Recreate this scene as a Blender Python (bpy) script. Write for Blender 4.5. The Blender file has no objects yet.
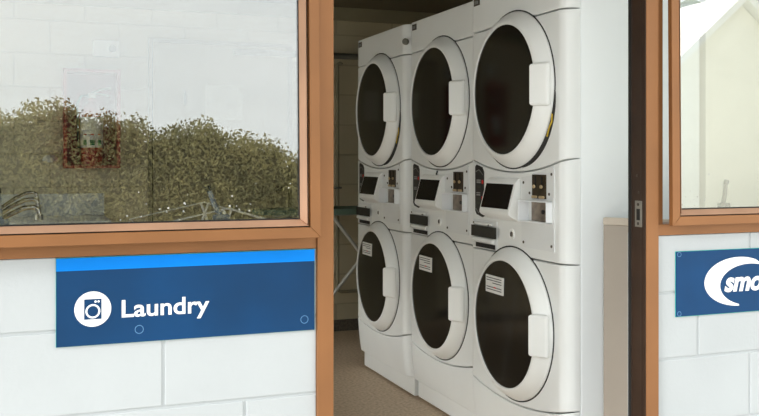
import bpy, bmesh, math, random
from mathutils import Vector, Matrix
random.seed(7)
scene = bpy.context.scene
col = scene.collection
R = math.radians

# ------------------------------------------------------------------ materials
def lin(c):
    out = []
    for v in c:
        v /= 255.0
        out.append(v / 12.92 if v <= .04045 else ((v + .055) / 1.055) ** 2.4)
    return (*out, 1.0)

def mat(name, rgb, rough=.5, metal=0.0, var=0.0, scale=8.0, bump=0.0, bscale=60.0, rgb2=None, coat=0.0, spec=.5):
    m = bpy.data.materials.new(name)
    m.use_nodes = True
    nt = m.node_tree
    b = nt.nodes['Principled BSDF']
    b.inputs['Base Color'].default_value = lin(rgb)
    b.inputs['Roughness'].default_value = rough
    b.inputs['Metallic'].default_value = metal
    b.inputs['Coat Weight'].default_value = coat
    b.inputs['Specular IOR Level'].default_value = spec
    tc = nt.nodes.new('ShaderNodeTexCoord')
    if var or rgb2:
        n = nt.nodes.new('ShaderNodeTexNoise')
        n.inputs['Scale'].default_value = scale
        n.inputs['Detail'].default_value = 5
        nt.links.new(tc.outputs['Object'], n.inputs['Vector'])
        r = nt.nodes.new('ShaderNodeValToRGB')
        r.color_ramp.elements[0].position = .35
        r.color_ramp.elements[1].position = .65
        c1 = rgb2 if rgb2 else tuple(v * (1 - var) for v in rgb)
        r.color_ramp.elements[0].color = lin(c1)
        r.color_ramp.elements[1].color = lin(rgb)
        nt.links.new(n.outputs['Fac'], r.inputs['Fac'])
        nt.links.new(r.outputs['Color'], b.inputs['Base Color'])
    if bump:
        n2 = nt.nodes.new('ShaderNodeTexNoise')
        n2.inputs['Scale'].default_value = bscale
        n2.inputs['Detail'].default_value = 4
        nt.links.new(tc.outputs['Object'], n2.inputs['Vector'])
        bp = nt.nodes.new('ShaderNodeBump')
        bp.inputs['Strength'].default_value = bump
        bp.inputs['Distance'].default_value = .004
        nt.links.new(n2.outputs['Fac'], bp.inputs['Height'])
        nt.links.new(bp.outputs['Normal'], b.inputs['Normal'])
    return m

def glass_mat(name, refl, tint, specks=False):
    m = bpy.data.materials.new(name)
    m.use_nodes = True
    nt = m.node_tree
    nt.nodes.clear()
    out = nt.nodes.new('ShaderNodeOutputMaterial')
    tr = nt.nodes.new('ShaderNodeBsdfTransparent')
    tr.inputs['Color'].default_value = (*tint, 1)
    gl = nt.nodes.new('ShaderNodeBsdfGlossy')
    gl.inputs['Roughness'].default_value = 0.0
    gl.inputs['Color'].default_value = (1, 1, 1, 1)
    mx = nt.nodes.new('ShaderNodeMixShader')
    mx.inputs[0].default_value = refl
    nt.links.new(tr.outputs[0], mx.inputs[1])
    nt.links.new(gl.outputs[0], mx.inputs[2])
    last = mx
    if specks:
        # dried water spots low on the pane
        tc = nt.nodes.new('ShaderNodeTexCoord')
        vo = nt.nodes.new('ShaderNodeTexVoronoi')
        vo.inputs['Scale'].default_value = 55
        nt.links.new(tc.outputs['Object'], vo.inputs['Vector'])
        lt = nt.nodes.new('ShaderNodeMath'); lt.operation = 'LESS_THAN'
        lt.inputs[1].default_value = .13
        nt.links.new(vo.outputs['Distance'], lt.inputs[0])
        no = nt.nodes.new('ShaderNodeTexNoise'); no.inputs['Scale'].default_value = 7
        nt.links.new(tc.outputs['Object'], no.inputs['Vector'])
        gt = nt.nodes.new('ShaderNodeMath'); gt.operation = 'GREATER_THAN'
        gt.inputs[1].default_value = .585
        nt.links.new(no.outputs['Fac'], gt.inputs[0])
        sp = nt.nodes.new('ShaderNodeSeparateXYZ')
        nt.links.new(tc.outputs['Object'], sp.inputs[0])
        lo = nt.nodes.new('ShaderNodeMath'); lo.operation = 'LESS_THAN'
        lo.inputs[1].default_value = .16
        nt.links.new(sp.outputs['Z'], lo.inputs[0])
        m1 = nt.nodes.new('ShaderNodeMath'); m1.operation = 'MULTIPLY'
        m2 = nt.nodes.new('ShaderNodeMath'); m2.operation = 'MULTIPLY'
        m3 = nt.nodes.new('ShaderNodeMath'); m3.operation = 'MULTIPLY'
        m3.inputs[1].default_value = .6
        nt.links.new(lt.outputs[0], m1.inputs[0]); nt.links.new(gt.outputs[0], m1.inputs[1])
        nt.links.new(m1.outputs[0], m2.inputs[0]); nt.links.new(lo.outputs[0], m2.inputs[1])
        nt.links.new(m2.outputs[0], m3.inputs[0])
        df = nt.nodes.new('ShaderNodeBsdfDiffuse')
        df.inputs['Color'].default_value = (.8, .8, .78, 1)
        mx2 = nt.nodes.new('ShaderNodeMixShader')
        nt.links.new(m3.outputs[0], mx2.inputs[0])
        nt.links.new(mx.outputs[0], mx2.inputs[1])
        nt.links.new(df.outputs[0], mx2.inputs[2])
        last = mx2
    nt.links.new(last.outputs[0], out.inputs['Surface'])
    return m

def block_mat(name, rgb, mortar, w=.4, h=.2, msize=.006, offx=0.0, offz=0.0):
    """painted block wall in the XZ plane"""
    m = mat(name, rgb, .65, var=.04, scale=5)
    nt = m.node_tree
    b = nt.nodes['Principled BSDF']
    tc = nt.nodes.new('ShaderNodeTexCoord')
    sp = nt.nodes.new('ShaderNodeSeparateXYZ')
    cb = nt.nodes.new('ShaderNodeCombineXYZ')
    nt.links.new(tc.outputs['Object'], sp.inputs[0])
    ax = nt.nodes.new('ShaderNodeMath'); ax.inputs[1].default_value = offx
    az = nt.nodes.new('ShaderNodeMath'); az.inputs[1].default_value = offz
    nt.links.new(sp.outputs['X'], ax.inputs[0]); nt.links.new(sp.outputs['Z'], az.inputs[0])
    nt.links.new(ax.outputs[0], cb.inputs['X']); nt.links.new(az.outputs[0], cb.inputs['Y'])
    br = nt.nodes.new('ShaderNodeTexBrick')
    br.inputs['Scale'].default_value = 1
    br.inputs['Brick Width'].default_value = w
    br.inputs['Row Height'].default_value = h
    br.inputs['Mortar Size'].default_value = msize
    br.inputs['Mortar Smooth'].default_value = .3
    br.inputs['Color1'].default_value = lin(rgb)
    br.inputs['Color2'].default_value = lin(tuple(v * .98 for v in rgb))
    br.inputs['Mortar'].default_value = lin(mortar)
    nt.links.new(cb.outputs[0], br.inputs['Vector'])
    nt.links.new(br.outputs['Color'], b.inputs['Base Color'])
    bp = nt.nodes.new('ShaderNodeBump')
    bp.inputs['Strength'].default_value = .6; bp.inputs['Distance'].default_value = .004; bp.invert = True
    nt.links.new(br.outputs['Fac'], bp.inputs['Height'])
    nt.links.new(bp.outputs['Normal'], b.inputs['Normal'])
    return m

M = {}
M['white'] = mat('white_enamel', (235, 237, 236), .28, var=.02, scale=3, coat=.15)
M['white_side'] = mat('white_cabinet', (246, 250, 252), .35, var=.015, scale=3)
M['door_white'] = mat('white_moulded_plastic', (241, 242, 240), .3, var=.02, scale=5)
M['glass_dark'] = mat('smoked_door_glass', (24, 22, 19), .12, var=.15, scale=4, spec=.4)
M['black'] = mat('black_plastic', (16, 16, 17), .4, var=.1, scale=20)
M['screen'] = mat('black_screen', (9, 9, 10), .25, var=.1, scale=10, spec=.25)
M['rubber'] = mat('black_rubber', (20, 19, 18), .7, var=.1, scale=20)
M['gap_shade'] = mat('gap_shade_grey', (34, 33, 32), .7, var=.1, scale=20)  # dark tone painting the shade inside the machine door gaps
M['steel'] = mat('stainless_steel', (176, 172, 164), .32, metal=.85, var=.12, scale=6)
M['steel_bench'] = mat('brushed_bench_steel', (226, 229, 226), .35, metal=.15, var=.12, scale=6)
M['coin'] = mat('brown_steel_coin_plate', (74, 62, 46), .35, metal=.6, var=.25, scale=30)
M['brown_steel'] = mat('worn_brownish_steel', (150, 136, 122), .4, metal=.4, var=.3, scale=25)
M['screw'] = mat('grey_screw_metal', (92, 84, 76), .4, metal=.6, var=.1, scale=40)
M['brass'] = mat('pale_brass', (205, 180, 140), .35, metal=.5, var=.1, scale=30)
M['chrome'] = mat('chrome', (210, 205, 200), .12, metal=1, var=.05, scale=10)
M['tape'] = mat('black_tape', (40, 39, 34), .55, var=.15, scale=30)
M['paper'] = mat('white_paper', (232, 232, 228), .8, var=.03, scale=20)
M['notice'] = mat('cream_notice_paper', (198, 194, 174), .8, var=.04, scale=14)
M['ink'] = mat('grey_print', (96, 94, 96), .8, var=.1, scale=20)
M['red_ink'] = mat('red_print', (214, 70, 60), .7, var=.1, scale=20)
M['red_mark'] = mat('red_marking', (206, 34, 30), .5, var=.1, scale=20)
M['grey_mark'] = mat('pale_grey_marking', (150, 150, 148), .6, var=.1, scale=20)
M['dim_mark'] = mat('dim_grey_marking', (64, 66, 58), .6, var=.1, scale=20)
M['yellow'] = mat('yellow_wire_sleeve', (212, 176, 40), .5, var=.15, scale=30)
M['bronze'] = mat('bronze_anodised_aluminium', (147, 98, 57), .42, metal=.3, var=.07, scale=4, bump=.05, bscale=200)
M['bronze_pale'] = mat('pale_bronze_aluminium', (188, 146, 118), .45, metal=.2, var=.07, scale=6)  # paler than the frame bronze, for the glazing beads
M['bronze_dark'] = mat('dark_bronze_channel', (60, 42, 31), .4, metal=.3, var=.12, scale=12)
M['wall'] = mat('white_painted_block', (184, 188, 190), .75, var=.02, scale=4, bump=.2, bscale=90)
M['mortar'] = mat('painted_mortar', (180, 184, 186), .85, var=.05, scale=30)
M['navy'] = mat('navy_sign_face', (0, 66, 116), .5, var=.22, scale=2.0, spec=.25)
M['blue'] = mat('bright_blue_strip', (0, 132, 232), .6, var=.08, scale=3, spec=.15)
M['signwhite'] = mat('white_sign_vinyl', (250, 250, 250), .5, var=.01, scale=9)
M['teal'] = mat('teal_paint', (40, 200, 190), .6, var=.1, scale=30)
M['ring'] = mat('blue_screw_cap', (90, 140, 185), .4, var=.1, scale=30)
M['inner_wall'] = block_mat('olive_cream_inner_block', (208, 198, 170), (190, 180, 152), offx=.1, offz=-.18)
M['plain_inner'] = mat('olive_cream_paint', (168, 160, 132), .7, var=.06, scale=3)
M['cream'] = mat('cream_board', (238, 234, 220), .6, var=.02, scale=4)
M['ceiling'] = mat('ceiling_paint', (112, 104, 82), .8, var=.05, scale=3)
M['floor'] = mat('speckled_brown_vinyl', (206, 184, 158), .6, rgb2=(172, 152, 128), scale=70, bump=.1, bscale=150)
M['skirting'] = mat('grey_speckled_skirting', (110, 102, 92), .7, rgb2=(80, 74, 66), scale=70)
M['beige'] = mat('warm_grey_panel', (166, 155, 142), .5, var=.03, scale=4)
M['beige_edge'] = mat('pale_panel_edge', (196, 184, 168), .45, var=.03, scale=4)
M['ground'] = mat('pale_concrete', (190, 188, 182), .9, var=.1, scale=3, bump=.3, bscale=30)
M['leaf'] = mat('hedge_leaf', (164, 154, 100), .55, rgb2=(104, 102, 62), scale=2.2)
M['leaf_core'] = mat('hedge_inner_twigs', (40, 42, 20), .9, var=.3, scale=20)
M['palm'] = mat('palm_frond_green', (96, 112, 80), .5, var=.2, scale=4)
M['trunk'] = mat('palm_trunk_grey', (120, 108, 92), .9, var=.25, scale=8)
M['gable'] = mat('cream_house_render', (246, 242, 226), .8, var=.03, scale=2)
M['roof'] = mat('pale_roof_trim', (240, 240, 234), .6, var=.03, scale=2)
M['pipe'] = mat('grey_painted_pipe', (112, 112, 104), .5, var=.08, scale=8)
M['pipe_cream'] = mat('cream_painted_conduit', (150, 143, 118), .6, var=.08, scale=8)
M['board_green'] = mat('grey_green_board_cover', (108, 132, 118), .9, var=.12, scale=10)
M['leg_white'] = mat('white_metal_leg', (206, 206, 200), .4, var=.03, scale=8)
M['wire'] = mat('white_coated_wire', (235, 235, 230), .4, var=.02, scale=8)
M['red'] = mat('fire_red', (166, 24, 16), .4, var=.08, scale=6)
M['red_dark'] = mat('red_box_back', (150, 18, 12), .5, var=.1, scale=6)
M['green_ink'] = mat('green_print', (20, 130, 80), .6, var=.1, scale=20)
M['lever_grey'] = mat('grey_lever', (120, 124, 130), .4, metal=.3, var=.08, scale=20)
M['clear_glass'] = glass_mat('clear_glass', .04, (.97, .98, .97))
M['glass'] = glass_mat('window_glass', .215, (.93, .95, .94), True)
M['tray_white'] = mat('pale_blue_white_steel', (238, 240, 242), .3, var=.02, scale=6)
M['plate'] = mat('light_grey_service_plate', (226, 228, 228), .35, var=.02, scale=6)

# ------------------------------------------------------------------ mesh helpers
class MB:
    def __init__(self):
        self.bm = bmesh.new()
    def box(self, x0, x1, y0, y1, z0, z1, bev=0.0, seg=2):
        r = bmesh.ops.create_cube(self.bm, size=1.0)
        vs = r['verts']
        for v in vs:
            v.co = Vector((x0 + (v.co.x + .5) * (x1 - x0), y0 + (v.co.y + .5) * (y1 - y0), z0 + (v.co.z + .5) * (z1 - z0)))
        if bev:
            es = list({e for v in vs for e in v.link_edges})
            bmesh.ops.bevel(self.bm, geom=es, offset=bev, segments=seg, affect='EDGES', profile=.5)
        return self
    def hexa(self, pts, bev=0.0, seg=2):
        """8 points: bottom 4 (ccw) then top 4"""
        vs = [self.bm.verts.new(p) for p in pts]
        fs = [(3, 2, 1, 0), (4, 5, 6, 7), (0, 1, 5, 4), (1, 2, 6, 5), (2, 3, 7, 6), (3, 0, 4, 7)]
        for f in fs: self.bm.faces.new([vs[i] for i in f])
        if bev:
            es = list({e for v in vs for e in v.link_edges})
            bmesh.ops.bevel(self.bm, geom=es, offset=bev, segments=seg, affect='EDGES', profile=.5)
        return self
    def lathe(self, prof, origin, axis, n=64):
        """prof: list of (radius, height along axis)"""
        axis = Vector(axis).normalized()
        up = Vector((0, 0, 1)) if abs(axis.z) < .9 else Vector((0, 1, 0))
        u = axis.cross(up).normalized(); v = u.cross(axis).normalized()
        o = Vector(origin)
        rings = []
        for r, h in prof:
            if r < 1e-6:
                rings.append([self.bm.verts.new(o + axis * h)])
            else:
                rings.append([self.bm.verts.new(o + axis * h + (u * math.cos(2 * math.pi * i / n) + v * math.sin(2 * math.pi * i / n)) * r) for i in range(n)])
        for a, b in zip(rings, rings[1:]):
            for i in range(n):
                j = (i + 1) % n
                if len(a) == 1 and len(b) == 1: continue
                if len(a) == 1: self.bm.faces.new((a[0], b[j], b[i]))
                elif len(b) == 1: self.bm.faces.new((a[i], a[j], b[0]))
                else: self.bm.faces.new((a[i], a[j], b[j], b[i]))
        return self
    def tube(self, pts, r, n=10, r2=None):
        pts = [Vector(p) for p in pts]
        rings = []
        prev_u = None
        for k, p in enumerate(pts):
            if k == 0: d = pts[1] - p
            elif k == len(pts) - 1: d = p - pts[k - 1]
            else: d = (pts[k + 1] - p).normalized() + (p - pts[k - 1]).normalized()
            d.normalize()
            if prev_u is None:
                up = Vector((0, 0, 1)) if abs(d.z) < .9 else Vector((0, 1, 0))
                u = d.cross(up).normalized()
            else:
                u = (prev_u - d * prev_u.dot(d)).normalized()
            prev_u = u
            v = d.cross(u).normalized()
            rr = r if r2 is None else r + (r2 - r) * k / (len(pts) - 1)
            rings.append([self.bm.verts.new(p + (u * math.cos(2 * math.pi * i / n) + v * math.sin(2 * math.pi * i / n)) * rr) for i in range(n)])
        for a, b in zip(rings, rings[1:]):
            for i in range(n):
                j = (i + 1) % n
                self.bm.faces.new((a[i], a[j], b[j], b[i]))
        self.bm.faces.new(rings[0][::-1]); self.bm.faces.new(rings[-1])
        return self
    def prism(self, poly, axis, a, b):
        """extrude a 2D polygon; axis 'y': poly=(x,z) ; axis 'x': poly=(y,z)"""
        def P(p, t):
            return (p[0], t, p[1]) if axis == 'y' else (t, p[0], p[1])
        A = [self.bm.verts.new(P(p, a)) for p in poly]
        B = [self.bm.verts.new(P(p, b)) for p in poly]
        self.bm.faces.new(A); self.bm.faces.new(B[::-1])
        n = len(poly)
        for i in range(n):
            j = (i + 1) % n
            self.bm.faces.new((A[j], A[i], B[i], B[j]))
        return self
    def build(self, name, m, parent=None, sharp=35):
        bmesh.ops.recalc_face_normals(self.bm, faces=self.bm.faces)
        me = bpy.data.meshes.new(name)
        self.bm.to_mesh(me); self.bm.free()
        if sharp:
            me.shade_smooth()
            me.set_sharp_from_angle(angle=R(sharp))
        me.materials.append(m)
        o = bpy.data.objects.new(name, me)
        col.objects.link(o)
        if sharp:
            wn = o.modifiers.new('weighted_normal', 'WEIGHTED_NORMAL')
            wn.keep_sharp = True
        if parent: o.parent = parent
        return o

def empty(name, loc=(0, 0, 0), rot=(0, 0, 0), parent=None):
    o = bpy.data.objects.new(name, None)
    o.empty_display_size = .1
    o.location = loc; o.rotation_euler = rot
    if parent: o.parent = parent
    col.objects.link(o)
    return o
def tag(o, label=None, cat=None, group=None, kind=None):
    if label: o['label'] = label
    if cat: o['category'] = cat
    if group: o['group'] = group
    if kind: o['kind'] = kind
    return o
def struct(o): o['kind'] = 'structure'; return o
def copy_tree(o, parent=None):
    c = o.copy(); col.objects.link(c)
    if parent: c.parent = parent
    for ch in list(o.children): copy_tree(ch, c)
    return c

def text_mesh(name, body, m, x0, z0, width, height, y, parent, bold=0.0, shear=0.0, depth=.0012, squeeze=True):
    cu = bpy.data.curves.new(name, 'FONT')
    cu.body = body; cu.size = 1.0; cu.offset = bold; cu.shear = shear; cu.extrude = .01
    cu.space_character = 1.0
    t = bpy.data.objects.new(name + '_temp', cu)
    col.objects.link(t)
    dg = bpy.context.evaluated_depsgraph_get()
    me = bpy.data.meshes.new_from_object(t.evaluated_get(dg))
    bpy.data.objects.remove(t); bpy.data.curves.remove(cu)
    xs = [v.co.x for v in me.vertices]
    # the L / s bottoms sit on the base line; scale from the cap or x height
    sx = width / (max(xs) - min(xs)); mx = min(xs)
    for v in me.vertices:
        v.co = Vector((x0 + (v.co.x - mx) * sx, y - depth if v.co.z > 0 else y, z0 + v.co.y * height))
    me.materials.clear(); me.materials.append(m)
    me.name = name
    o = bpy.data.objects.new(name, me); col.objects.link(o)
    o.parent = parent
    return o

# ------------------------------------------------------------------ camera
cam = bpy.data.cameras.new('camera')
cam.sensor_width = 36.0
cam.lens = 909.6 / 759 * 36.0
cam.shift_y = -(208 - 159) / 759
cam.clip_start = .05
co = bpy.data.objects.new('camera', cam)
co.location = (0, -2.245, 1.15)
co.rotation_euler = (R(90), 0, R(-20.9))
col.objects.link(co)
scene.camera = co

# ------------------------------------------------------------------ room shell
FAR = 3.54
struct(MB().box(-1.64, 3.6, .14, FAR + .02, -.05, 0).build('floor', M['floor']))
struct(MB().box(-14, 20, -30, 8, -.12, -.02).build('ground', M['ground']))
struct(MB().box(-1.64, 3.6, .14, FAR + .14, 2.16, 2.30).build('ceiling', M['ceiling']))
struct(MB().box(-1.64, 3.6, FAR, FAR + .14, 0, 2.16).build('wall_back', M['inner_wall']))
wl = MB()
wl.box(-1.64, -1.5, 0, .22, -.02, 2.30); wl.box(-1.64, -1.5, 3.25, FAR + .14, -.02, 2.30); wl.box(-1.64, -1.5, .22, 3.25, 1.58, 2.30)
struct(wl.build('wall_left', M['plain_inner']))
# glazed opening added in the unseen left wall, lets daylight onto the machines
w3 = struct(empty('added_fill_window'))
for (a, b) in ((.22, 1.23), (1.23, 2.24), (2.24, 3.25)):
    f = MB(); f.box(-1.61, -1.55, a, a + .04, 0, 1.58); f.box(-1.61, -1.55, b - .04, b, 0, 1.58)
    f.box(-1.61, -1.55, a + .04, b - .04, 0, .05); f.box(-1.61, -1.55, a + .04, b - .04, 1.90, 1.58)
    f.build('frame', M['bronze'], w3)
    MB().box(-1.583, -1.577, a + .04, b - .04, .05, 1.53).build('pane', M['clear_glass'], w3)
struct(MB().box(3.6, 3.74, 0, FAR + .14, -.02, 2.30).build('wall_right', M['plain_inner']))
struct(MB().box(-1.64, 3.6, FAR - .012, FAR, 0, .075).build('baseboard_back', M['skirting']))
struct(MB().box(-1.64, 3.6, FAR - .045, FAR, 2.075, 2.16, .006).build('trim_1', M['plain_inner']))
struct(MB().box(-2.0, 4.6, .14, FAR + .3, 2.30, 2.40).build('roof', M['roof']))
struct(MB().box(-2.9, 4.9, -1.05, .14, 2.30, 2.40).build('shading_eave', M['roof']))  # unseen overhang, deepened to cut skylight on the facade

# front wall: painted blocks laid in half bond, joints raked slightly
def block_wall(name, rects):
    mb = MB()
    back = MB()
    for (x0, x1, z0, z1) in rects:
        mb.box(x0, x1, .0035, .14, z0, z1)
        k = 0
        z = -.052
        while z < z1:
            a, b = max(z, z0), min(z + .2, z1)
            if b - a > .012:
                j = (round((z + .052) / .2)) % 2
                xs = .297 - 4.0 + (0 if j == 1 else .2)
                while xs < x1:
                    c, d = max(xs, x0), min(xs + .4, x1)
                    if d - c > .012:
                        g = .0035
                        mb.box(c + (g if c == xs else 0), d - (g if d < x1 else 0), 0, .02, a + (g if a == z else 0), b - (g if b < z1 else 0), .0025, 2)
                    xs += .4
            z += .2
    return struct(mb.build(name, M['wall'], None, None))
block_wall('wall_front', [(-2.6, .683, -.02, .92), (1.7431, 4.6, -.02, .92), (-2.6, -.34, .92, 2.05), (2.80, 4.6, .92, 2.05), (-2.6, 4.6, 2.06, 2.3)])

# ------------------------------------------------------------------ door opening
door = empty('door_1', (0, 0, 0)); struct(door)
MB().box(.683, .7265, -.012, .10, -.02, 2.06, .002).build('jamb', M['bronze'], door)
jr = MB().box(1.6981, 1.7431, -.012, .03, -.02, 2.06, .002)
jr.build('jamb', M['bronze'], door)
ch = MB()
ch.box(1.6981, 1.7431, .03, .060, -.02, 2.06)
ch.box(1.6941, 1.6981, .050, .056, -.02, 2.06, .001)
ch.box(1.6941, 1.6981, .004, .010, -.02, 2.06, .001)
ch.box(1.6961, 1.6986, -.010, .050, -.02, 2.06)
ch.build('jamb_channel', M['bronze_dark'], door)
MB().box(1.6956, 1.7431, .060, .074, -.02, 2.06, .002).build('rubber_seal', M['rubber'], door)
MB().box(.683, 1.7431, -.012, .10, 2.05, 2.10, .002).build('head', M['bronze'], door)
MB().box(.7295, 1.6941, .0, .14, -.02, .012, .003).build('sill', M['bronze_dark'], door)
sk = MB().box(1.6931, 1.6962, .004, .036, .947, 1.025, .0008).build('strike_plate', M['steel'], door)
MB().box(1.6921, 1.6939, .012, .028, .967, 1.001, .0006).build('latch_slot', M['rubber'], sk)
for z in (.957, 1.014):
    MB().lathe([(.0045, 0), (.0045, .002), (.002, .003), (0, .003)], (1.6931, .020, z), (-1, 0, 0), 12).build('screw', M['screw'], sk)
MB().lathe([(.004, 0), (.004, .002), (0, .003)], (1.6941, .026, 1.10), (-1, 0, 0), 12).build('screw', M['screw'], door)
MB().lathe([(.004, 0), (.004, .002), (0, .003)], (1.6961, .020, 1.05), (-1, 0, 0), 12).build('screw', M['screw'], door)

# ------------------------------------------------------------------ windows (awning sashes, pushed slightly open)
def window(name, x0, x1, sx0, sx1, levers, tilt):
    w = empty(name, (0, 0, 0)); struct(w)
    f = MB()
    f.box(x0, x1, -.004, .075, .921, .955, .002)
    f.box(x0, x1, -.004, .075, 2.02, 2.06, .002)
    f.box(x0, x0 + .023, .0, .075, .955, 2.02)
    f.box(x1 - .02, x1, .0, .075, .955, 2.02)
    f.build('window_frame', M['bronze'], w)
    # sash hinged along its top rail, foot pushed out 45 mm
    zt, zb = 2.03, .952
    s = empty('sash', (0, -.012, zt), (R(-tilt), 0, 0), w)
    H = zt - zb
    W = .052
    def stile(a, b, z0, z1, horizontal, inner):
        pass
    fr = MB()
    # outer faces (y: -.022 front .. .018 back), mitred members
    def member(p):  # p: outer a,b ; inner a,b in (x,z)
        (ax, az), (bx, bz), (cx, cz), (dx, dz) = p
        fr.hexa([(ax, .018, az), (bx, .018, bz), (cx, .018, cz), (dx, .018, dz),
                 (ax, -.022, az), (bx, -.022, bz), (cx, -.022, cz), (dx, -.022, dz)], .0015, 1)
    o, i1 = 0.0, .026
    X0, X1, Z0, Z1 = sx0, sx1, -H, 0.0
    def ring(a, b, yf, target, ks=(0, 1, 2, 3), yk=.018):
        A = [(X0 + a, Z0 + a), (X1 - a, Z0 + a), (X1 - a, Z1 - a), (X0 + a, Z1 - a)]
        B = [(X0 + b, Z0 + b), (X1 - b, Z0 + b), (X1 - b, Z1 - b), (X0 + b, Z1 - b)]
        for k in ks:
            q = (k + 1) % 4
            pa, pb, pc, pd = A[k], A[q], B[q], B[k]
            ya, yb = yf
            target.hexa([(pa[0], yk, pa[1]), (pb[0], yk, pb[1]), (pc[0], yk, pc[1]), (pd[0], yk, pd[1]),
                         (pa[0], ya, pa[1]), (pb[0], ya, pb[1]), (pc[0], yb, pc[1]), (pd[0], yb, pd[1])], .001, 1)
    ring(0, .027, (-.022, -.022), fr, yk=-.004)
    fr.build('sash_frame', M['bronze'], s)
    bd = MB()
    ring(.030, .046, (-.019, .004), bd, (0, 2))
    ring(.034, .047, (-.019, .004), bd, (1, 3))
    bd.build('glazing_bead', M['bronze_pale'], s)
    gk = MB()
    ring(.027, .0305, (-.012, -.012), gk, (0, 2))
    ring(.027, .0345, (-.002, -.002), gk, (1, 3))
    ring(.046, .0495, (.005, .005), gk)
    gk.build('gasket', M['rubber'], s)
    g = MB().box(X0 + .046, X1 - .046, .007, .013, .046, H - .046).build('pane', M['glass'], s, None)
    g.location = (0, 0, -H)
    for lx, lean in levers:
        lv = MB()
        a = Vector((lx, .03, -H + .058)); b = a + Vector((lean, .012, .062))
        lv.tube([a, a.lerp(b, .5) + Vector((lean * .12, 0, 0)), b], .0075, 10, .006)
        lv.box(lx - .02, lx + .02, .018, .034, -H + .040, -H + .062, .003)
        L = lv.build('latch_handle', M['lever_grey'] if lean < 0 else M['rubber'], s)
        MB().tube([b, b + Vector((lean * .2, 0, .012))], .0078, 10).build('tip', M['rubber'], L)
    return w
window('window_1', -.34, .683, -.32, .677, [(.435, -.026), (-.068, -.005)], 1.5)
window('window_2', 1.7431, 2.80, 1.769, 2.77, [(2.00, .022)], .5)

# ------------------------------------------------------------------ stacked dryer-over-washer machines (local: front x=0 facing -x)
WID = .70
def xprof(y):
    c, d = .046, .053
    if y < c:
        t = 1 - y / c
        return d * (1 - math.sqrt(max(0, 1 - t * t)))
    if y > WID - .03:
        t = (y - (WID - .03)) / .03
        return .035 * (1 - math.sqrt(max(0, 1 - t * t)))
    return 0.0
YS = [0, .001, .003, .007, .012, .018, .026, .036, .046] + [.046 + (WID - .076) * k / 24 for k in range(1, 25)] + [WID - .02, WID - .012, WID - .006, WID - .002, WID]
def panel(name, zt, zb, parent, m, lean=None, holes=None):
    bm = bmesh.new()
    rows = []
    e = .005
    for y in YS:
        x = xprof(y)
        t, b = zt(y), zb(y)
        lt = lean if lean else (lambda z: 0.0)
        pts = [(.058, b), (x + e, b), (x + e * .3, b + e * .3), (x, b + e)]
        n = 6
        for k in range(1, n):
            pts.append((x, b + e + (t - b - 2 * e) * k / n))
        pts += [(x, t - e), (x + e * .3, t - e * .3), (x + e, t), (.058, t)]
        rows.append([bm.verts.new((min(px + lt(pz), .058), y, pz)) for px, pz in pts])
    for a, b in zip(rows, rows[1:]):
        for i in range(len(a) - 1):
            bm.faces.new((a[i], a[i + 1], b[i + 1], b[i]))
        bm.faces.new((a[-1], a[0], b[0], b[-1]))
    bm.faces.new(rows[0]); bm.faces.new(rows[-1][::-1])
    bmesh.ops.remove_doubles(bm, verts=bm.verts, dist=1e-6)
    mb = MB(); mb.bm.free(); mb.bm = bm
    return mb.build(name, m, parent, 50)

def arc(y, d): 
    q = (y - .35) / .35
    return d * (1 - q * q)

def tilt_door(d, yc):
    # the moulded door is thicker on its handle side
    T = Matrix.Translation((0, yc, 0)) @ Matrix.Rotation(R(-1.0), 4, 'Z') @ Matrix.Translation((0, -yc, 0))
    for o in [d] + list(d.children_recursive):
        o.data.transform(T)

def make_door(name, yc, zc, Ro, parent):
    s = Ro / .288
    prof = [(.237, .036), (.2375, .0435), (.2395, .0462), (.2445, .0468), (.252, .0440), (.263, .036), (.274, .024), (.282, .012), (.287, .004), (.288, -.001), (.286, -.006), (.20, -.006), (.20, .036), (.237, .036)]
    d = MB().lathe([(r * s, h) for r, h in prof], (0, yc, zc), (-1, 0, 0), 96).build(name, M['door_white'], parent, 40)
    # glass bowl front
    MB().lathe([(.2372 * s, .0415), (.22 * s, .0430), (.15 * s, .046), (.08 * s, .047), (0, .0475)], (0, yc, zc), (-1, 0, 0), 72).build('door_glass', M['glass_dark'], d)
    MB().lathe([(.2925 * s, -.004), (.2925 * s, .0015), (.20 * s, .0015)], (0, yc, zc), (-1, 0, 0), 72).build('gap_shade_ring', M['gap_shade'], parent)  # flat dark ring drawn in for the shade around the door edge
    # pull handle on the side nearest the room door
    h = MB()
    y0, y1 = yc - .291 * s, yc - .236 * s
    h.hexa([(-.012, y0, zc - .074), (-.012, y1, zc - .074), (-.068, y1 + .004, zc - .072), (-.026, y0 - .001, zc - .072),
            (-.012, y0, zc + .074), (-.012, y1, zc + .074), (-.068, y1 + .004, zc + .072), (-.026, y0 - .001, zc + .072)], .009, 3)
    h.build('handle', M['door_white'], d)
    MB().box(-.0480, -.03, yc - .236 * s, yc - .214 * s, zc - .066, zc + .066, .006).build('grip_recess', M['black'], d)
    return d

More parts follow.
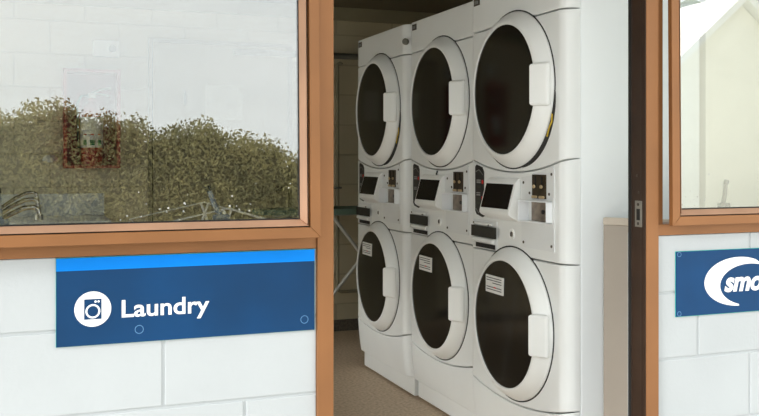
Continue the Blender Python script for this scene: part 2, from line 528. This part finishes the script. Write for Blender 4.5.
def make_machine():
    root = empty('stacked_washer_dryer')
    cab = MB()
    cab.box(.059, .553, .001, .699, .02, 1.795, .008, 3)
    cab.build('cabinet', M['white_side'], root)
    g = .0022
    panel('top_panel', lambda y: 1.798, lambda y: 1.652 + g, root, M['white'])
    dz = lambda y: 1.152 - arc(y, .05)
    panel('dryer_front', lambda y: 1.652 - g, lambda y: dz(y) + g, root, M['white'])
    panel('control_panel', lambda y: dz(y) - g, lambda y: .797 + g, root, M['white'])
    sz = lambda y: .309 - arc(y, .045) - .02 * y / .7
    panel('washer_front', lambda y: .797 - g, lambda y: sz(y) + g, root, M['white'])
    panel('skirt_panel', lambda y: sz(y) - g, lambda y: .102, root, M['white'], lean=lambda z: .018 * max(0, (.27 - z) / .17) ** 1.5)
    k = MB().box(.047, .50, .0, .705, .012, .112, .003)
    k.build('kick_plate', M['white'], root)
    for y in (.06, .64):
        for x in (.10, .50):
            MB().lathe([(0, 0), (.018, .0), (.018, .02), (0, .02)], (x, y, 0), (0, 0, 1), 12).build('foot', M['rubber'], root)
    # badge
    b = MB().box(-.0015, .001, .615, .665, 1.757, 1.785, .0005).build('badge', M['screw'], root)
    mk = MB(); mk.box(-.0022, -.0014, .640, .645, 1.763, 1.777); mk.box(-.0022, -.0014, .628, .636, 1.763, 1.775); mk.box(-.0022, -.0014, .650, .656, 1.763, 1.777)
    mk.build('badge_mark', M['grey_mark'], b)
    tilt_door(make_door('dryer_door', .35, 1.403, .286, root), .35)
    wd = make_door('washer_door', .35, .549, .278, root)
    # notice stuck on the washer glass
    st = MB().box(-.0490, -.0425, .335, .475, .652, .716).build('notice_sticker', M['paper'], wd)
    ln = MB()
    for i, z in enumerate((.707, .698, .689, .673, .664)):
        ln.box(-.0496, -.0489, .348, .468 if i != 2 else .42, z - .0016, z + .0016)
    ln.build('print_lines', M['ink'], st)
    MB().box(-.0498, -.0491, .392, .408, .671, .676).build('red_print', M['red_ink'], st)
    tilt_door(wd, .35)
    # service plate with screws
    pl = MB()
    poly = [(.065, .835), (.283, .835), (.283, 1.085), (.22, 1.092), (.15, 1.105), (.09, 1.122), (.075, 1.124), (.066, 1.116)]
    pl.prism(poly, 'x', -.0035, .002)
    sp = pl.build('service_plate', M['plate'], root)
    for (y, z) in ((.08, 1.098), (.268, 1.066), (.08, .853), (.268, .853), (.095, 1.03), (.225, 1.03)):
        MB().lathe([(.005, 0), (.005, .002), (.003, .0032), (0, .0032)], (-.0035, y, z), (-1, 0, 0), 12).build('screw', M['screw'], sp)
    # coin slot
    c = MB().box(-.007, .0, .113, .205, 1.012, 1.096, .0015).build('coin_slot', M['coin'], root)
    for y in (.138, .180):
        MB().box(-.009, -.006, y - .003, y + .003, 1.055, 1.090).build('slot_groove', M['rubber'], c)
    for y in (.135, .183):
        MB().lathe([(.004, 0), (.007, .004), (.006, .008), (0, .009)], (-.007, y, 1.054), (-1, 0, 0), 14).build('coin_entry', M['brass'], c)
        MB().box(-.013, -.007, y - .017, y + .017, 1.013, 1.023, .003).build('coin_guide', M['brass'], c)
    # coin box hood: deep on the far side, shallow on the near side
    t = MB()
    th = .004
    ya, yb, z0, z1 = .078, .236, .930, 1.006
    t.prism([(0, yb), (-.046, yb), (-.026, ya), (0, ya)], 'y', 0, 1)
    t.bm.clear()
    def hood_plate(zz0, zz1):
        t.hexa([(0, ya, zz0), (0, yb, zz0), (-.046, yb, zz0), (-.026, ya, zz0), (0, ya, zz1), (0, yb, zz1), (-.046, yb, zz1), (-.026, ya, zz1)], .001, 1)
    hood_plate(z1 - th, z1); hood_plate(z0, z0 + th)
    t.box(-.046, 0, yb - th, yb, z0, z1, .001)
    t.box(-.026, 0, ya, ya + th, z0, z1, .001)
    cb = t.build('coin_box', M['tray_white'], root)
    MB().box(-.008, 0, ya + th, .205, z0 + th, z1 - th).build('coin_box_door', M['brown_steel'], cb)
    MB().lathe([(.008, 0), (.008, .004), (0, .004)], (-.008, .125, .968), (-1, 0, 0), 16).build('lock', M['black'], cb)
    # payment terminal: wedge with a sloping black screen
    yl, yr = .295, .525
    w = MB()
    prof = [(.0, 1.080), (-.010, 1.078), (-.020, 1.066), (-.050, .957), (-.050, .948), (-.042, .940), (.0, .920)]
    pf = [(x, z) for x, z in prof]
    w.prism(pf, 'y', yl, yr)
    es = [e for e in w.bm.edges]
    bmesh.ops.bevel(w.bm, geom=es, offset=.004, segments=2, affect='EDGES', profile=.5)
    tm = w.build('payment_terminal', M['door_white'], root)
    def fx(z): return -.020 - (1.066 - z) / .109 * .030
    s = MB()
    zt, zb = 1.058, .968
    s.hexa([(fx(zb) + .002, yl + .012, zb), (fx(zb) + .002, yr - .012, zb), (fx(zt) + .002, yr - .012, zt), (fx(zt) + .002, yl + .012, zt),
            (fx(zb) - .002, yl + .012, zb), (fx(zb) - .002, yr - .012, zb), (fx(zt) - .002, yr - .012, zt), (fx(zt) - .002, yl + .012, zt)])
    s.build('screen', M['screen'], tm)
    # black legend strip at the left edge
    d = MB().prism([(.578, 1.100), (.592, 1.118), (.640, 1.128), (.652, 1.120), (.652, .945), (.640, .932), (.590, .922), (.572, .928), (.585, .950), (.600, .985), (.578, 1.03)], 'x', -.002, .001).build('legend_strip', M['black'], root)
    for y0_, y1_, z0_, z1_ in ((.604, .638, 1.055, 1.062), (.604, .638, 1.064, 1.069), (.608, .640, 1.006, 1.012), (.608, .640, 1.015, 1.019)):
        MB().box(-.0028, -.0018, y0_, y1_, z0_, z1_).build('print_line', M['grey_mark'], d)
    for pts in (((.645, 1.100), (.618, 1.108), (.585, 1.088)), ((.645, .955), (.622, .938), (.595, .952))):
        MB().tube([(-.0022, *p) for p in pts], .0014, 6).build('chevron', M['grey_mark'], d)
    for y0_, y1_, z0_, z1_ in ((.606, .636, 1.036, 1.046), (.608, .638, .988, .998), (.608, .638, .972, .982)):
        MB().box(-.0028, -.0018, y0_, y1_, z0_, z1_).build('dim_print_line', M['dim_mark'], d)
    for y, z, r in ((.589, 1.060, .008), (.592, .998, .006)):
        MB().lathe([(r, 0), (r, .001), (0, .001)], (-.002, y, z), (-1, 0, 0), 14).build('red_indicator', M['red_mark'], d)
    # soap drawer covered with black tape
    q = MB(); q.box(-.004, .001, .47, .662, .802, .912, .002)
    dr = q.build('soap_drawer', M['plate'], root)
    MB().box(-.012, -.004, .500, .655, .892, .905, .004).build('drawer_lip', M['door_white'], dr)
    MB().hexa([(-.004, .485, .822), (-.004, .655, .822), (-.020, .655, .832), (-.020, .485, .828), (-.004, .485, .846), (-.004, .655, .846), (-.014, .655, .845), (-.014, .485, .842)], .003, 2).build('drawer_pull', M['door_white'], dr)
    MB().box(-.0055, -.0035, .480, .64, .805, .822).build('drawer_slot', M['rubber'], dr)
    MB().box(-.0135, -.0120, .458, .664, .847, .890).build('black_tape', M['tape'], dr)
    for (y, z) in ((.645, .900), (.52, .895)):
        MB().lathe([(.004, 0), (.004, .002), (0, .003)], (-.012, y, z), (-1, 0, 0), 10).build('screw', M['screw'], dr)
    # key lock
    kl = MB().lathe([(.020, 0), (.020, .003), (.014, .005), (.010, .002), (.010, .0)], (0, .357, .874), (-1, 0, 0), 24).build('key_lock', M['door_white'], root)
    MB().lathe([(.010, .001), (.009, .005), (0, .005)], (0, .357, .874), (-1, 0, 0), 20).build('lock_barrel', M['steel'], kl)
    MB().box(-.0058, -.0048, .3545, .3595, .868, .880).build('keyhole', M['rubber'], kl)
    return root

near = make_machine()
mid = copy_tree(near); far = copy_tree(near)
near.location = (1.647, .345, 0); mid.location = (1.683, 1.060, 0); far.location = (1.668, 1.775, 0)
G = 'stacked washer dryers in a row'
tag(near, 'white stacked washer and dryer nearest the doorway, its whole side panel in view', 'washer dryer', G)
tag(mid, 'white stacked washer and dryer, middle of the row of three machines', 'washer dryer', G)
tag(far, 'white stacked washer and dryer farthest inside, beside the ironing board', 'washer dryer', G)
# differences between the three
MB().tube([(-.002, .375, 1.098), (-.006, .378, 1.085), (-.004, .380, 1.070)], .0035, 8).build('cable', M['black'], mid)
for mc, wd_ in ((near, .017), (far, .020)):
    # the dryer door does not close flush: flat dark crescent paints the shade in that gap
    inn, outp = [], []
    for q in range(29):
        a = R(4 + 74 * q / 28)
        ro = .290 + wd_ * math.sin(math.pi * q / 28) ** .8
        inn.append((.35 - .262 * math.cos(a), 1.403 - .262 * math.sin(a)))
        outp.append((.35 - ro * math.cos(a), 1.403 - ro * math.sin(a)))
    MB().prism(inn + outp[::-1], 'x', -.0022, .001).build('dark_gap_fill', M['gap_shade'], mc, None)
    a0 = [R(20), R(25), R(30), R(36)]
    MB().tube([(-.0045, .35 - r_ * math.cos(a), 1.403 - r_ * math.sin(a)) for a, r_ in zip(a0, (.292, .300, .2945, .300))], .0028, 8).build('hinge_wire', M['yellow'], mc)
MB().lathe([(.012, 0), (.016, .006), (.016, .016), (.010, .022), (0, .022)], (.010, .012, 1.712), (-.7, -.7, 0), 16).build('corner_clip', M['pipe'], far)

# ------------------------------------------------------------------ low warm-grey panel by the door jamb
lp = empty('screen_panel', (1.787, .328, 0), (0, 0, R(-52)))
tag(lp, 'waist high warm grey panel standing between white machine side and dark door jamb', 'panel')
MB().box(0, .22, -.011, .011, .0, .930, .002).build('board', M['beige'], lp)
MB().box(-.001, .221, -.012, .012, .930, .955, .003).build('edge_cap', M['beige_edge'], lp)

# cream partition beyond the near machine
struct(MB().box(2.235, 3.6, .36, .40, 0, 2.16).build('wall_partition', M['cream']))

# ------------------------------------------------------------------ signs
def disc(mb, x, z, r, y0, y1, n=48):
    mb.lathe([(r, 0), (r, y0 - y1), (0, y0 - y1)], (x, y0, z), (0, -1, 0), n)
def ringm(mb, x, z, r0, r1, y0, h, n=32):
    mb.lathe([(r0, 0), (r0, h), (r1, h), (r1, 0)], (x, y0, z), (0, -1, 0), n)

s = empty('wall_sign', (0, 0, 0))
tag(s, 'long navy sign with a bright blue top strip and washing machine symbol below left window', 'sign')
MB().box(.052, .677, -.0050, -.0006, .712, .918, .0008).build('sign_board', M['navy'], s)
MB().box(.052, .677, -.0058, -.0048, .8885, .9182).build('blue_strip', M['blue'], s)
MB().box(.0512, .6782, -.0012, 0, .7112, .9190).build('adhesive_backing', M['teal'], s)
ic = MB(); disc(ic, .1334, .797, .0415, -.0048, -.0058); ic = ic.build('round_symbol', M['signwhite'], s)
wm = MB(); wm.box(.1334 - .0195, .1334 + .0195, -.0064, -.0056, .797 - .024, .797 + .0235); wm.build('washer_pictogram', M['navy'], ic)
wr = MB(); ringm(wr, .1334, .792, .0125, .0168, -.0062, .0006); 
disc(wr, .1394, .8145, .0027, -.0062, -.0068, 20); disc(wr, .1462, .8145, .0027, -.0062, -.0068, 20)
wr.build('pictogram_drum', M['signwhite'], ic)
text_mesh('lettering', 'Laundry', M['signwhite'], .1990, .774, .208, .0420 / .729, -.0048, s, bold=.016)
rg = MB(); ringm(rg, .2395, .742, .0088, .0104, -.0048, .0008); rg.build('screw_cap', M['ring'], s)
rg = MB(); ringm(rg, .650, .740, .0088, .0104, -.0048, .0008); rg.build('screw_cap', M['ring'], s)

s2 = empty('wall_sign', (0, 0, 0))
tag(s2, 'navy sign with a white crescent and slanted white letters below right window', 'sign')
MB().box(1.8127, 2.30, -.0050, -.0006, .6745, .870, .0008).build('sign_board', M['navy'], s2)
MB().box(1.8117, 2.302, -.0012, 0, .6728, .8712).build('adhesive_backing', M['teal'], s2)
cp = []
ox, oz, oa, ob = 2.050, .7708, .133, .0755
ix, iz, ia, ib = 2.092, .7600, .1155, .0640
N = 48
outer = [(ox + oa * math.cos(t), oz + ob * math.sin(t)) for t in [R(60) + (R(270) - R(60)) * k / N for k in range(N + 1)]]
inner = [(ix + ia * math.cos(t), iz + ib * math.sin(t)) for t in [R(60) + (R(248) - R(60)) * k / N for k in range(N + 1)]]
cm = MB()
Fv = [[cm.bm.verts.new((x, y, z)) for x, z in pts] for pts, y in ((outer, -.0058), (inner, -.0058), (outer, -.0048), (inner, -.0048))]
for k in range(N):
    cm.bm.faces.new((Fv[0][k], Fv[0][k + 1], Fv[1][k + 1], Fv[1][k]))
    cm.bm.faces.new((Fv[0][k], Fv[0][k + 1], Fv[2][k + 1], Fv[2][k]))
    cm.bm.faces.new((Fv[1][k], Fv[1][k + 1], Fv[3][k + 1], Fv[3][k]))
cm.build('crescent', M['signwhite'], s2, None)
text_mesh('lettering', 'smo', M['signwhite'], 1.993, .7425, .150, .0445 / .53, -.0048, s2, bold=.035, shear=.25)
for z in (.862, .683):
    rg = MB(); ringm(rg, 1.823, z, .0060, .0074, -.0048, .0008); rg.build('screw_cap', M['ring'], s2)

# ------------------------------------------------------------------ things inside the room
# ironing board standing along the back wall
ib = empty('ironing_board', (1.85, 3.10, 0))
tag(ib, 'ironing board with grey green cover standing by the back wall', 'ironing board')
tp = []
for k in range(25):
    t = k / 24
    x = -.62 + 1.24 * t
    hw = .17 * min(1, math.sqrt(max(0, (t + .0) / .35))) if t < .35 else .17
    if t > .93: hw = .17 * math.sqrt(max(0, 1 - ((t - .93) / .07) ** 2)) * .9 + .017
    tp.append((x, max(hw, .012)))
b = MB()
up = [b.bm.verts.new((x, h, .85)) for x, h in tp] + [b.bm.verts.new((x, -h, .85)) for x, h in reversed(tp)]
dn = [b.bm.verts.new((v.co.x, v.co.y, .815)) for v in up]
b.bm.faces.new(up); b.bm.faces.new(dn[::-1])
for i in range(len(up)):
    j = (i + 1) % len(up); b.bm.faces.new((up[j], up[i], dn[i], dn[j]))
bmesh.ops.bevel(b.bm, geom=[e for e in b.bm.edges if abs(e.verts[0].co.z - e.verts[1].co.z) < 1e-5], offset=.010, segments=3, affect='EDGES', profile=.5)
b.build('padded_top', M['board_green'], ib)
for nm, a, c in (('leg', (-.16, -.10, .815), (.47, -.10, .012)), ('leg', (.36, .10, .815), (-.33, .10, .012))):
    l = MB(); l.tube([a, c], .011, 10); l.tube([(a[0], -a[1], a[2]), (c[0], -c[1], c[2])], .011, 10) if False else None
    l.tube([(c[0], c[1] - .14, .012), (c[0], c[1] + .14, .012)], .012, 10)
    l.build(nm, M['leg_white'], ib)
MB().box(-.5, .5, -.012, .012, .800, .815, .002).build('rail', M['leg_white'], ib)

# pipes on the back wall
hp = MB(); hp.tube([(1.2, FAR - .03, 1.835), (3.3, FAR - .03, 1.835)], .020, 14)
tag(hp.build('water_pipe', M['pipe']), 'thick grey pipe running level along the back wall above machines', 'pipe')
vp = MB(); vp.tube([(1.93, FAR - .03, 1.78), (1.915, FAR - .03, 1.79), (1.90, FAR - .03, 1.78), (1.90, FAR - .03, .30), (1.905, FAR - .03, .275), (1.925, FAR - .03, .265), (2.4, FAR - .02, .265)], .011, 10)
cd = vp.build('conduit', M['pipe_cream']); tag(cd, 'thin cream conduit dropping down the back wall behind ironing board', 'conduit')
MB().box(1.875, 1.925, FAR - .044, FAR, .952, .965, .002).build('clip', M['pipe'], cd)

# fire extinguisher cabinet
fx0, fx1, fz0, fz1, fy = .172, .492, 1.095, 1.68, FAR - .17
fc = empty('fire_extinguisher_cabinet', (.332, FAR, fz0))
tag(fc, 'red open fronted fire extinguisher cabinet hung on the back wall', 'cabinet')
def rel(mb_o, e): 
    mb_o.location = -Vector(e.location); return mb_o
c = MB(); t = .018
c.box(fx0, fx0 + t, fy, FAR, fz0, fz1); c.box(fx1 - t, fx1, fy, FAR, fz0, fz1)
c.box(fx0 + t, fx1 - t, fy, FAR, fz0, fz0 + t); c.box(fx0 + t, fx1 - t, fy, FAR, fz1 - t, fz1)
rel(c.build('frame', M['red'], fc), fc)
rel(MB().box(fx0 + t, fx1 - t, FAR - .02, FAR - .002, fz0 + t, fz1 - t).build('back_panel', M['red_dark'], fc), fc)
fe = empty('fire_extinguisher', (.332, FAR - .10, fz0 + t))
tag(fe, 'red fire extinguisher with white label standing in the wall cabinet', 'fire extinguisher')
MB().lathe([(0, 0), (.058, 0), (.064, .006), (.064, .30), (.058, .335), (.035, .365), (.018, .375), (.018, .40), (0, .40)], (0, 0, 0), (0, 0, 1), 32).build('cylinder', M['red'], fe)
lb = MB().lathe([(.0648, .105), (.0652, .105), (.0652, .285), (.0648, .285)], (0, 0, 0), (0, 0, 1), 32).build('label_band', M['paper'], fe)
for i, x in enumerate((-.036, 0, .036)):
    y = -math.sqrt(.0655 ** 2 - x * x)
    MB().box(x - .014, x + .014, y - .002, y + .006, .118, .150).build('green_pictogram', M['green_ink'], lb)
    MB().box(x - .010, x + .010, y - .002, y + .006, .178, .186).build('red_mark', M['red_ink'], lb)
v = MB(); v.box(-.02, .02, -.02, .02, .40, .43, .004); v.tube([(.0, 0, .43), (.05, -.01, .452), (.11, -.01, .462)], .007, 8); v.tube([(.0, 0, .425), (.05, -.01, .425), (.10, -.01, .415)], .006, 8)
v.build('valve_lever', M['steel'], fe)
h = MB(); h.tube([(-.02, 0, .415), (-.06, -.02, .41), (-.082, -.02, .36), (-.078, -.02, .20), (-.074, -.02, .10)], .008, 8); h.build('hose', M['rubber'], fe)

# small white half dome on the wall
dl = MB().lathe([(0, .04), (.025, .036), (.040, .022), (.046, 0), (.0, 0)], (.10, FAR - .05, 1.137), (0, 0, 1), 24)
dl.box(.085, .115, FAR - .06, FAR, 1.130, 1.140)
tag(dl.build('wall_dome', M['paper']), 'small white half dome fixed low left of the extinguisher cabinet', 'dome')

# switch box
sb = empty('isolator_switch', (.42, FAR, 1.82))
tag(sb, 'pale square isolator switch box high on the back wall', 'switch')
MB().box(-.075, .075, -.05, 0, -.05, .05, .006).build('box', M['paper'], sb)
MB().lathe([(.022, 0), (.020, .018), (0, .02)], (.035, -.05, 0), (0, -1, 0), 20).build('knob', M['lever_grey'], sb)

# inner door in the back wall
d2 = empty('door_2', (0, 0, 0)); struct(d2)
MB().box(.70, 1.56, FAR - .03, FAR, .0, 1.87, .003).build('door_leaf', M['plain_inner'], d2)
fr = MB(); fr.box(.672, .694, FAR - .022, FAR, 0, 1.90); fr.box(1.566, 1.588, FAR - .022, FAR, 0, 1.90); fr.box(.694, 1.566, FAR - .022, FAR, 1.876, 1.90)
fr.build('door_frame', M['pipe_cream'], d2)
for x in (.694, 1.560): MB().box(x, x + .006, FAR - .012, FAR, 0, 1.876).build('dark_gap_fill', M['rubber'], d2)
MB().lathe([(.022, 0), (.022, .008), (.014, .012), (.024, .04), (.020, .055), (0, .058)], (1.49, FAR - .03, .955), (0, -1, 0), 20).build('knob', M['screw'], d2)
MB().box(.885, .90, FAR - .05, FAR - .03, 1.49, 1.57, .004).build('pull_handle', M['pipe'], d2)
nt_ = MB().box(1.02, 1.26, FAR - .0325, FAR - .030, 1.40, 1.62).build('paper_notice', M['notice'])
tag(nt_, 'white paper notice pinned to the inner door', 'notice')

# steel bench with upstand
be = empty('steel_bench', (-.3, 3.25, 0))
tag(be, 'stainless steel bench with a raised splashback against the back wall', 'bench')
k = MB(); k.box(-.9, .71, -.25, .27, .775, .81, .004); k.build('worktop', M['steel_bench'], be)
k = MB(); k.box(-.9, .71, .265, .288, .81, .942, .003); k.build('splashback', M['steel_bench'], be)
for x in (-.86, .67):
    for y in (-.21, .23):
        MB().tube([(x, y, 0), (x, y, .775)], .018, 12).build('leg', M['steel_bench'], be)

# laundry trough along the left with three swan-neck taps
tr = empty('laundry_trough', (-.55, 2.0, 0))
tag(tr, 'long stainless laundry trough along the left side under the taps', 'trough')
k = MB()
k.box(-.28, .27, -1.0, .88, .40, .42); k.box(-.28, -.25, -1.0, .88, .42, .78); k.box(.24, .27, -1.0, .88, .42, .78)
for y in (-1.0, -.38, .24, .85): k.box(-.25, .24, y, y + .03, .42, .78)
k.build('basin', M['steel_bench'], tr)
for x in (-.24, .23):
    for y in (-.96, .84):
        MB().tube([(x, y, 0), (x, y, .40)], .02, 12).build('leg', M['steel_bench'], tr)
for i, (y, lab) in enumerate(((1.24, 'chrome swan-neck tap over the trough, nearest the window of three'), (1.93, 'chrome swan-neck tap over the trough, middle one of three'), (2.78, 'chrome swan-neck tap over the trough, farthest from the window of three'))):
    tpt = empty('swan_neck_tap', (-.27, y, .80))
    tag(tpt, lab, 'tap', 'chrome taps over the laundry trough')
    MB().lathe([(.024, 0), (.024, .01), (.016, .02), (.016, .06), (0, .06)], (0, 0, 0), (0, 0, 1), 18).build('body', M['chrome'], tpt)
    sp = [(0, 0, .0), (.05, 0, .04), (.12, 0, .10), (.19, 0, .150), (.24, 0, .174), (.275, 0, .178), (.289, 0, .168), (.292, 0, .15)]
    MB().tube(sp, .0095, 12).build('spout', M['chrome'], tpt)
    MB().tube([(.292, 0, .152), (.292, 0, .132)], .013, 12).build('nozzle', M['steel'], tpt)

# folding clothes airer
ar = empty('clothes_airer', (.80, 2.0, 0))
tag(ar, 'white wire folding clothes airer with two raised wings seen through left window', 'clothes airer')
for sx, w_, e in ((-1, .36, .858), (1, .30, .845)):
    wg = MB()
    for y in (-.30, .30):
        wg.tube([(0, y, .935), (sx * w_, y, e)], .0035, 8)
    for t in (1,):
        wg.tube([(sx * w_ * t, -.30, .935 + (e - .935) * t), (sx * w_ * t, .30, .935 + (e - .935) * t)], .002, 6)
    wg.build('wing', M['wire'], ar)
for sx in (-1, 1):
    lg = MB()
    for y in (-.28, .28):
        lg.tube([(-sx * .02, y, .935), (sx * .32, y, .006)], .006, 8)
    lg.tube([(sx * .32, -.28, .006), (sx * .32, .28, .006)], .006, 8)
    lg.build('leg', M['wire'], ar)

# ------------------------------------------------------------------ what the windows reflect: hedge, gabled house, palm
hd = empty('hedge', (0, -9, 0))
tag(hd, 'tall clipped green hedge standing across the yard facing the laundry', 'hedge')
def htop(x):
    z = 2.11 if x < .8 else 2.11 - .17 * (x - .8)
    return z + .07 * math.sin(3.1 * x + 1) + .05 * math.sin(7.3 * x) + .03 * math.sin(15 * x + 2)
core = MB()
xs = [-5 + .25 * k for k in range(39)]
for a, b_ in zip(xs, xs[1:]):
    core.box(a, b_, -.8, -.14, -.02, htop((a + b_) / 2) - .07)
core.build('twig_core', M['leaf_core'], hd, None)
lv_v, lv_f = [], []
def leaf(c, L, Wd, rng):
    d = Vector((rng.gauss(0, 1), rng.gauss(0, 1), rng.gauss(.3, 1))).normalized()
    n = Vector((rng.gauss(0, .7), rng.gauss(-.6, .7), rng.gauss(.6, .7)))
    s_ = d.cross(n)
    if s_.length < .05: return
    s_.normalize()
    i = len(lv_v)
    up_ = s_.cross(d) * (L * .12)
    for p in (c - d * L * .5, c + s_ * Wd * .5 + up_, c + d * L * .5, c - s_ * Wd * .5 + up_):
        lv_v.append(p)
    lv_f.append((i, i + 1, i + 2)); lv_f.append((i, i + 2, i + 3))
rng = random.Random(3)
for k in range(42000):
    x = rng.uniform(-3.2, 4.6)
    ht = htop(x)
    if rng.random() < .22:
        c = Vector((x, rng.uniform(-.6, .05), ht + rng.triangular(-.16, .16, -.03)))
    else:
        c = Vector((x, rng.triangular(-.2, .12, 0) + .07 * math.sin(x * 9 + c.z * 6 if k else 0), rng.uniform(.4, ht)))
    leaf(c, rng.uniform(.035, .065), rng.uniform(.02, .034), rng)
me = bpy.data.meshes.new('leaves'); me.from_pydata(lv_v, [], lv_f); me.materials.append(M['leaf'])
lo = bpy.data.objects.new('leaves', me); lo.parent = hd; col.objects.link(lo)

hs = empty('gabled_house', (14.0, -13, 0))
tag(hs, 'cream gable ended house with white roof edges, mirrored in the right window', 'house')
hw, ez, az = 2.6, 2.55, 4.7
g = MB(); g.prism([(-hw, -.02), (hw, -.02), (hw, ez), (0, az), (-hw, ez)], 'y', 0, -6); g.build('wall', M['gable'], hs, None)
for sx in (-1, 1):
    r = MB()
    q = [(0, az + .02), (sx * (hw + .35), ez - .27), (sx * (hw + .35), ez - .10), (0, az + .20)]
    r.prism(q, 'y', .25, -6.2); r.build('roof_slope', M['roof'], hs, None)

pm = empty('palm_tree', (23, -24, 0))
tag(pm, 'tall palm tree with drooping fronds behind the gabled house', 'palm tree')
MB().tube([(0, 0, -.02), (.1, 0, 3), (.05, 0, 6.6)], .22, 14, .15).build('trunk', M['trunk'], pm)
rng = random.Random(11)
for k in range(18):
    a = 2 * math.pi * k / 18 + rng.uniform(-.1, .1)
    el = rng.uniform(.1, 1.1)
    vs, fs = [], []
    Ln = rng.uniform(3.0, 3.8)
    prev = None
    pts = []
    for j in range(15):
        t = j / 14
        rr = Ln * (t * math.cos(el) * (1 - .15 * t) + .12 * t)
        zz = 6.6 + Ln * (math.sin(el) * t - .85 * t * t)
        pts.append(Vector((.05 + rr * math.cos(a), rr * math.sin(a), zz)))
    fm = MB(); fm.tube(pts, .035, 6, .008)
    side = Vector((-math.sin(a), math.cos(a), 0))
    for j in range(1, 28):
        t = j / 28 * 14
        i0 = min(int(t), 13); p = pts[i0].lerp(pts[i0 + 1], t - i0)
        tg = (pts[i0 + 1] - pts[i0]).normalized()
        ll = .75 * math.sin(math.pi * (.12 + .85 * j / 28))
        for sg in (-1, 1):
            e = p + side * sg * ll * .8 + tg * ll * .5 + Vector((0, 0, -ll * .35))
            v0 = fm.bm.verts.new(p - tg * .03); v1 = fm.bm.verts.new(p + tg * .03)
            v2 = fm.bm.verts.new(p.lerp(e, .5) + tg * .03); v3 = fm.bm.verts.new(e)
            fm.bm.faces.new((v0, v1, v2)); fm.bm.faces.new((v0, v2, v3))
    fm.build('frond', M['palm'], pm, None)

# ------------------------------------------------------------------ sky and light
w = bpy.data.worlds.new('overcast_sky'); scene.world = w
w.use_nodes = True
nt = w.node_tree
bg = nt.nodes['Background']
tc = nt.nodes.new('ShaderNodeTexCoord')
mp = nt.nodes.new('ShaderNodeMapping'); mp.inputs['Scale'].default_value = (1, 1, 2.6)
no = nt.nodes.new('ShaderNodeTexNoise'); no.inputs['Scale'].default_value = 2.2; no.inputs['Detail'].default_value = 5
nt.links.new(tc.outputs['Generated'], mp.inputs['Vector']); nt.links.new(mp.outputs[0], no.inputs['Vector'])
rp = nt.nodes.new('ShaderNodeValToRGB')
rp.color_ramp.elements[0].position = .3; rp.color_ramp.elements[0].color = (.78, .83, .84, 1)
rp.color_ramp.elements[1].position = .7; rp.color_ramp.elements[1].color = (.97, 1.0, .99, 1)
nt.links.new(no.outputs['Fac'], rp.inputs['Fac'])
nt.links.new(rp.outputs[0], bg.inputs['Color'])
bg.inputs['Strength'].default_value = 1.75

sun = bpy.data.lights.new('cloud_veiled_sun', 'SUN')
sun.energy = 8.0; sun.angle = R(36); sun.color = (1, .99, .98)
so = bpy.data.objects.new('cloud_veiled_sun', sun)
so.rotation_euler = (R(58), 0, R(-81))
col.objects.link(so)

scene.view_settings.view_transform = 'Standard'
scene.view_settings.look = 'None'
scene.view_settings.exposure = 0.3
scene.view_settings.gamma = 1.0
scene.view_settings.use_curve_mapping = False
scene.cycles.max_bounces = 12
scene.cycles.diffuse_bounces = 6
scene.cycles.transparent_max_bounces = 12
scene.cycles.use_denoising = True
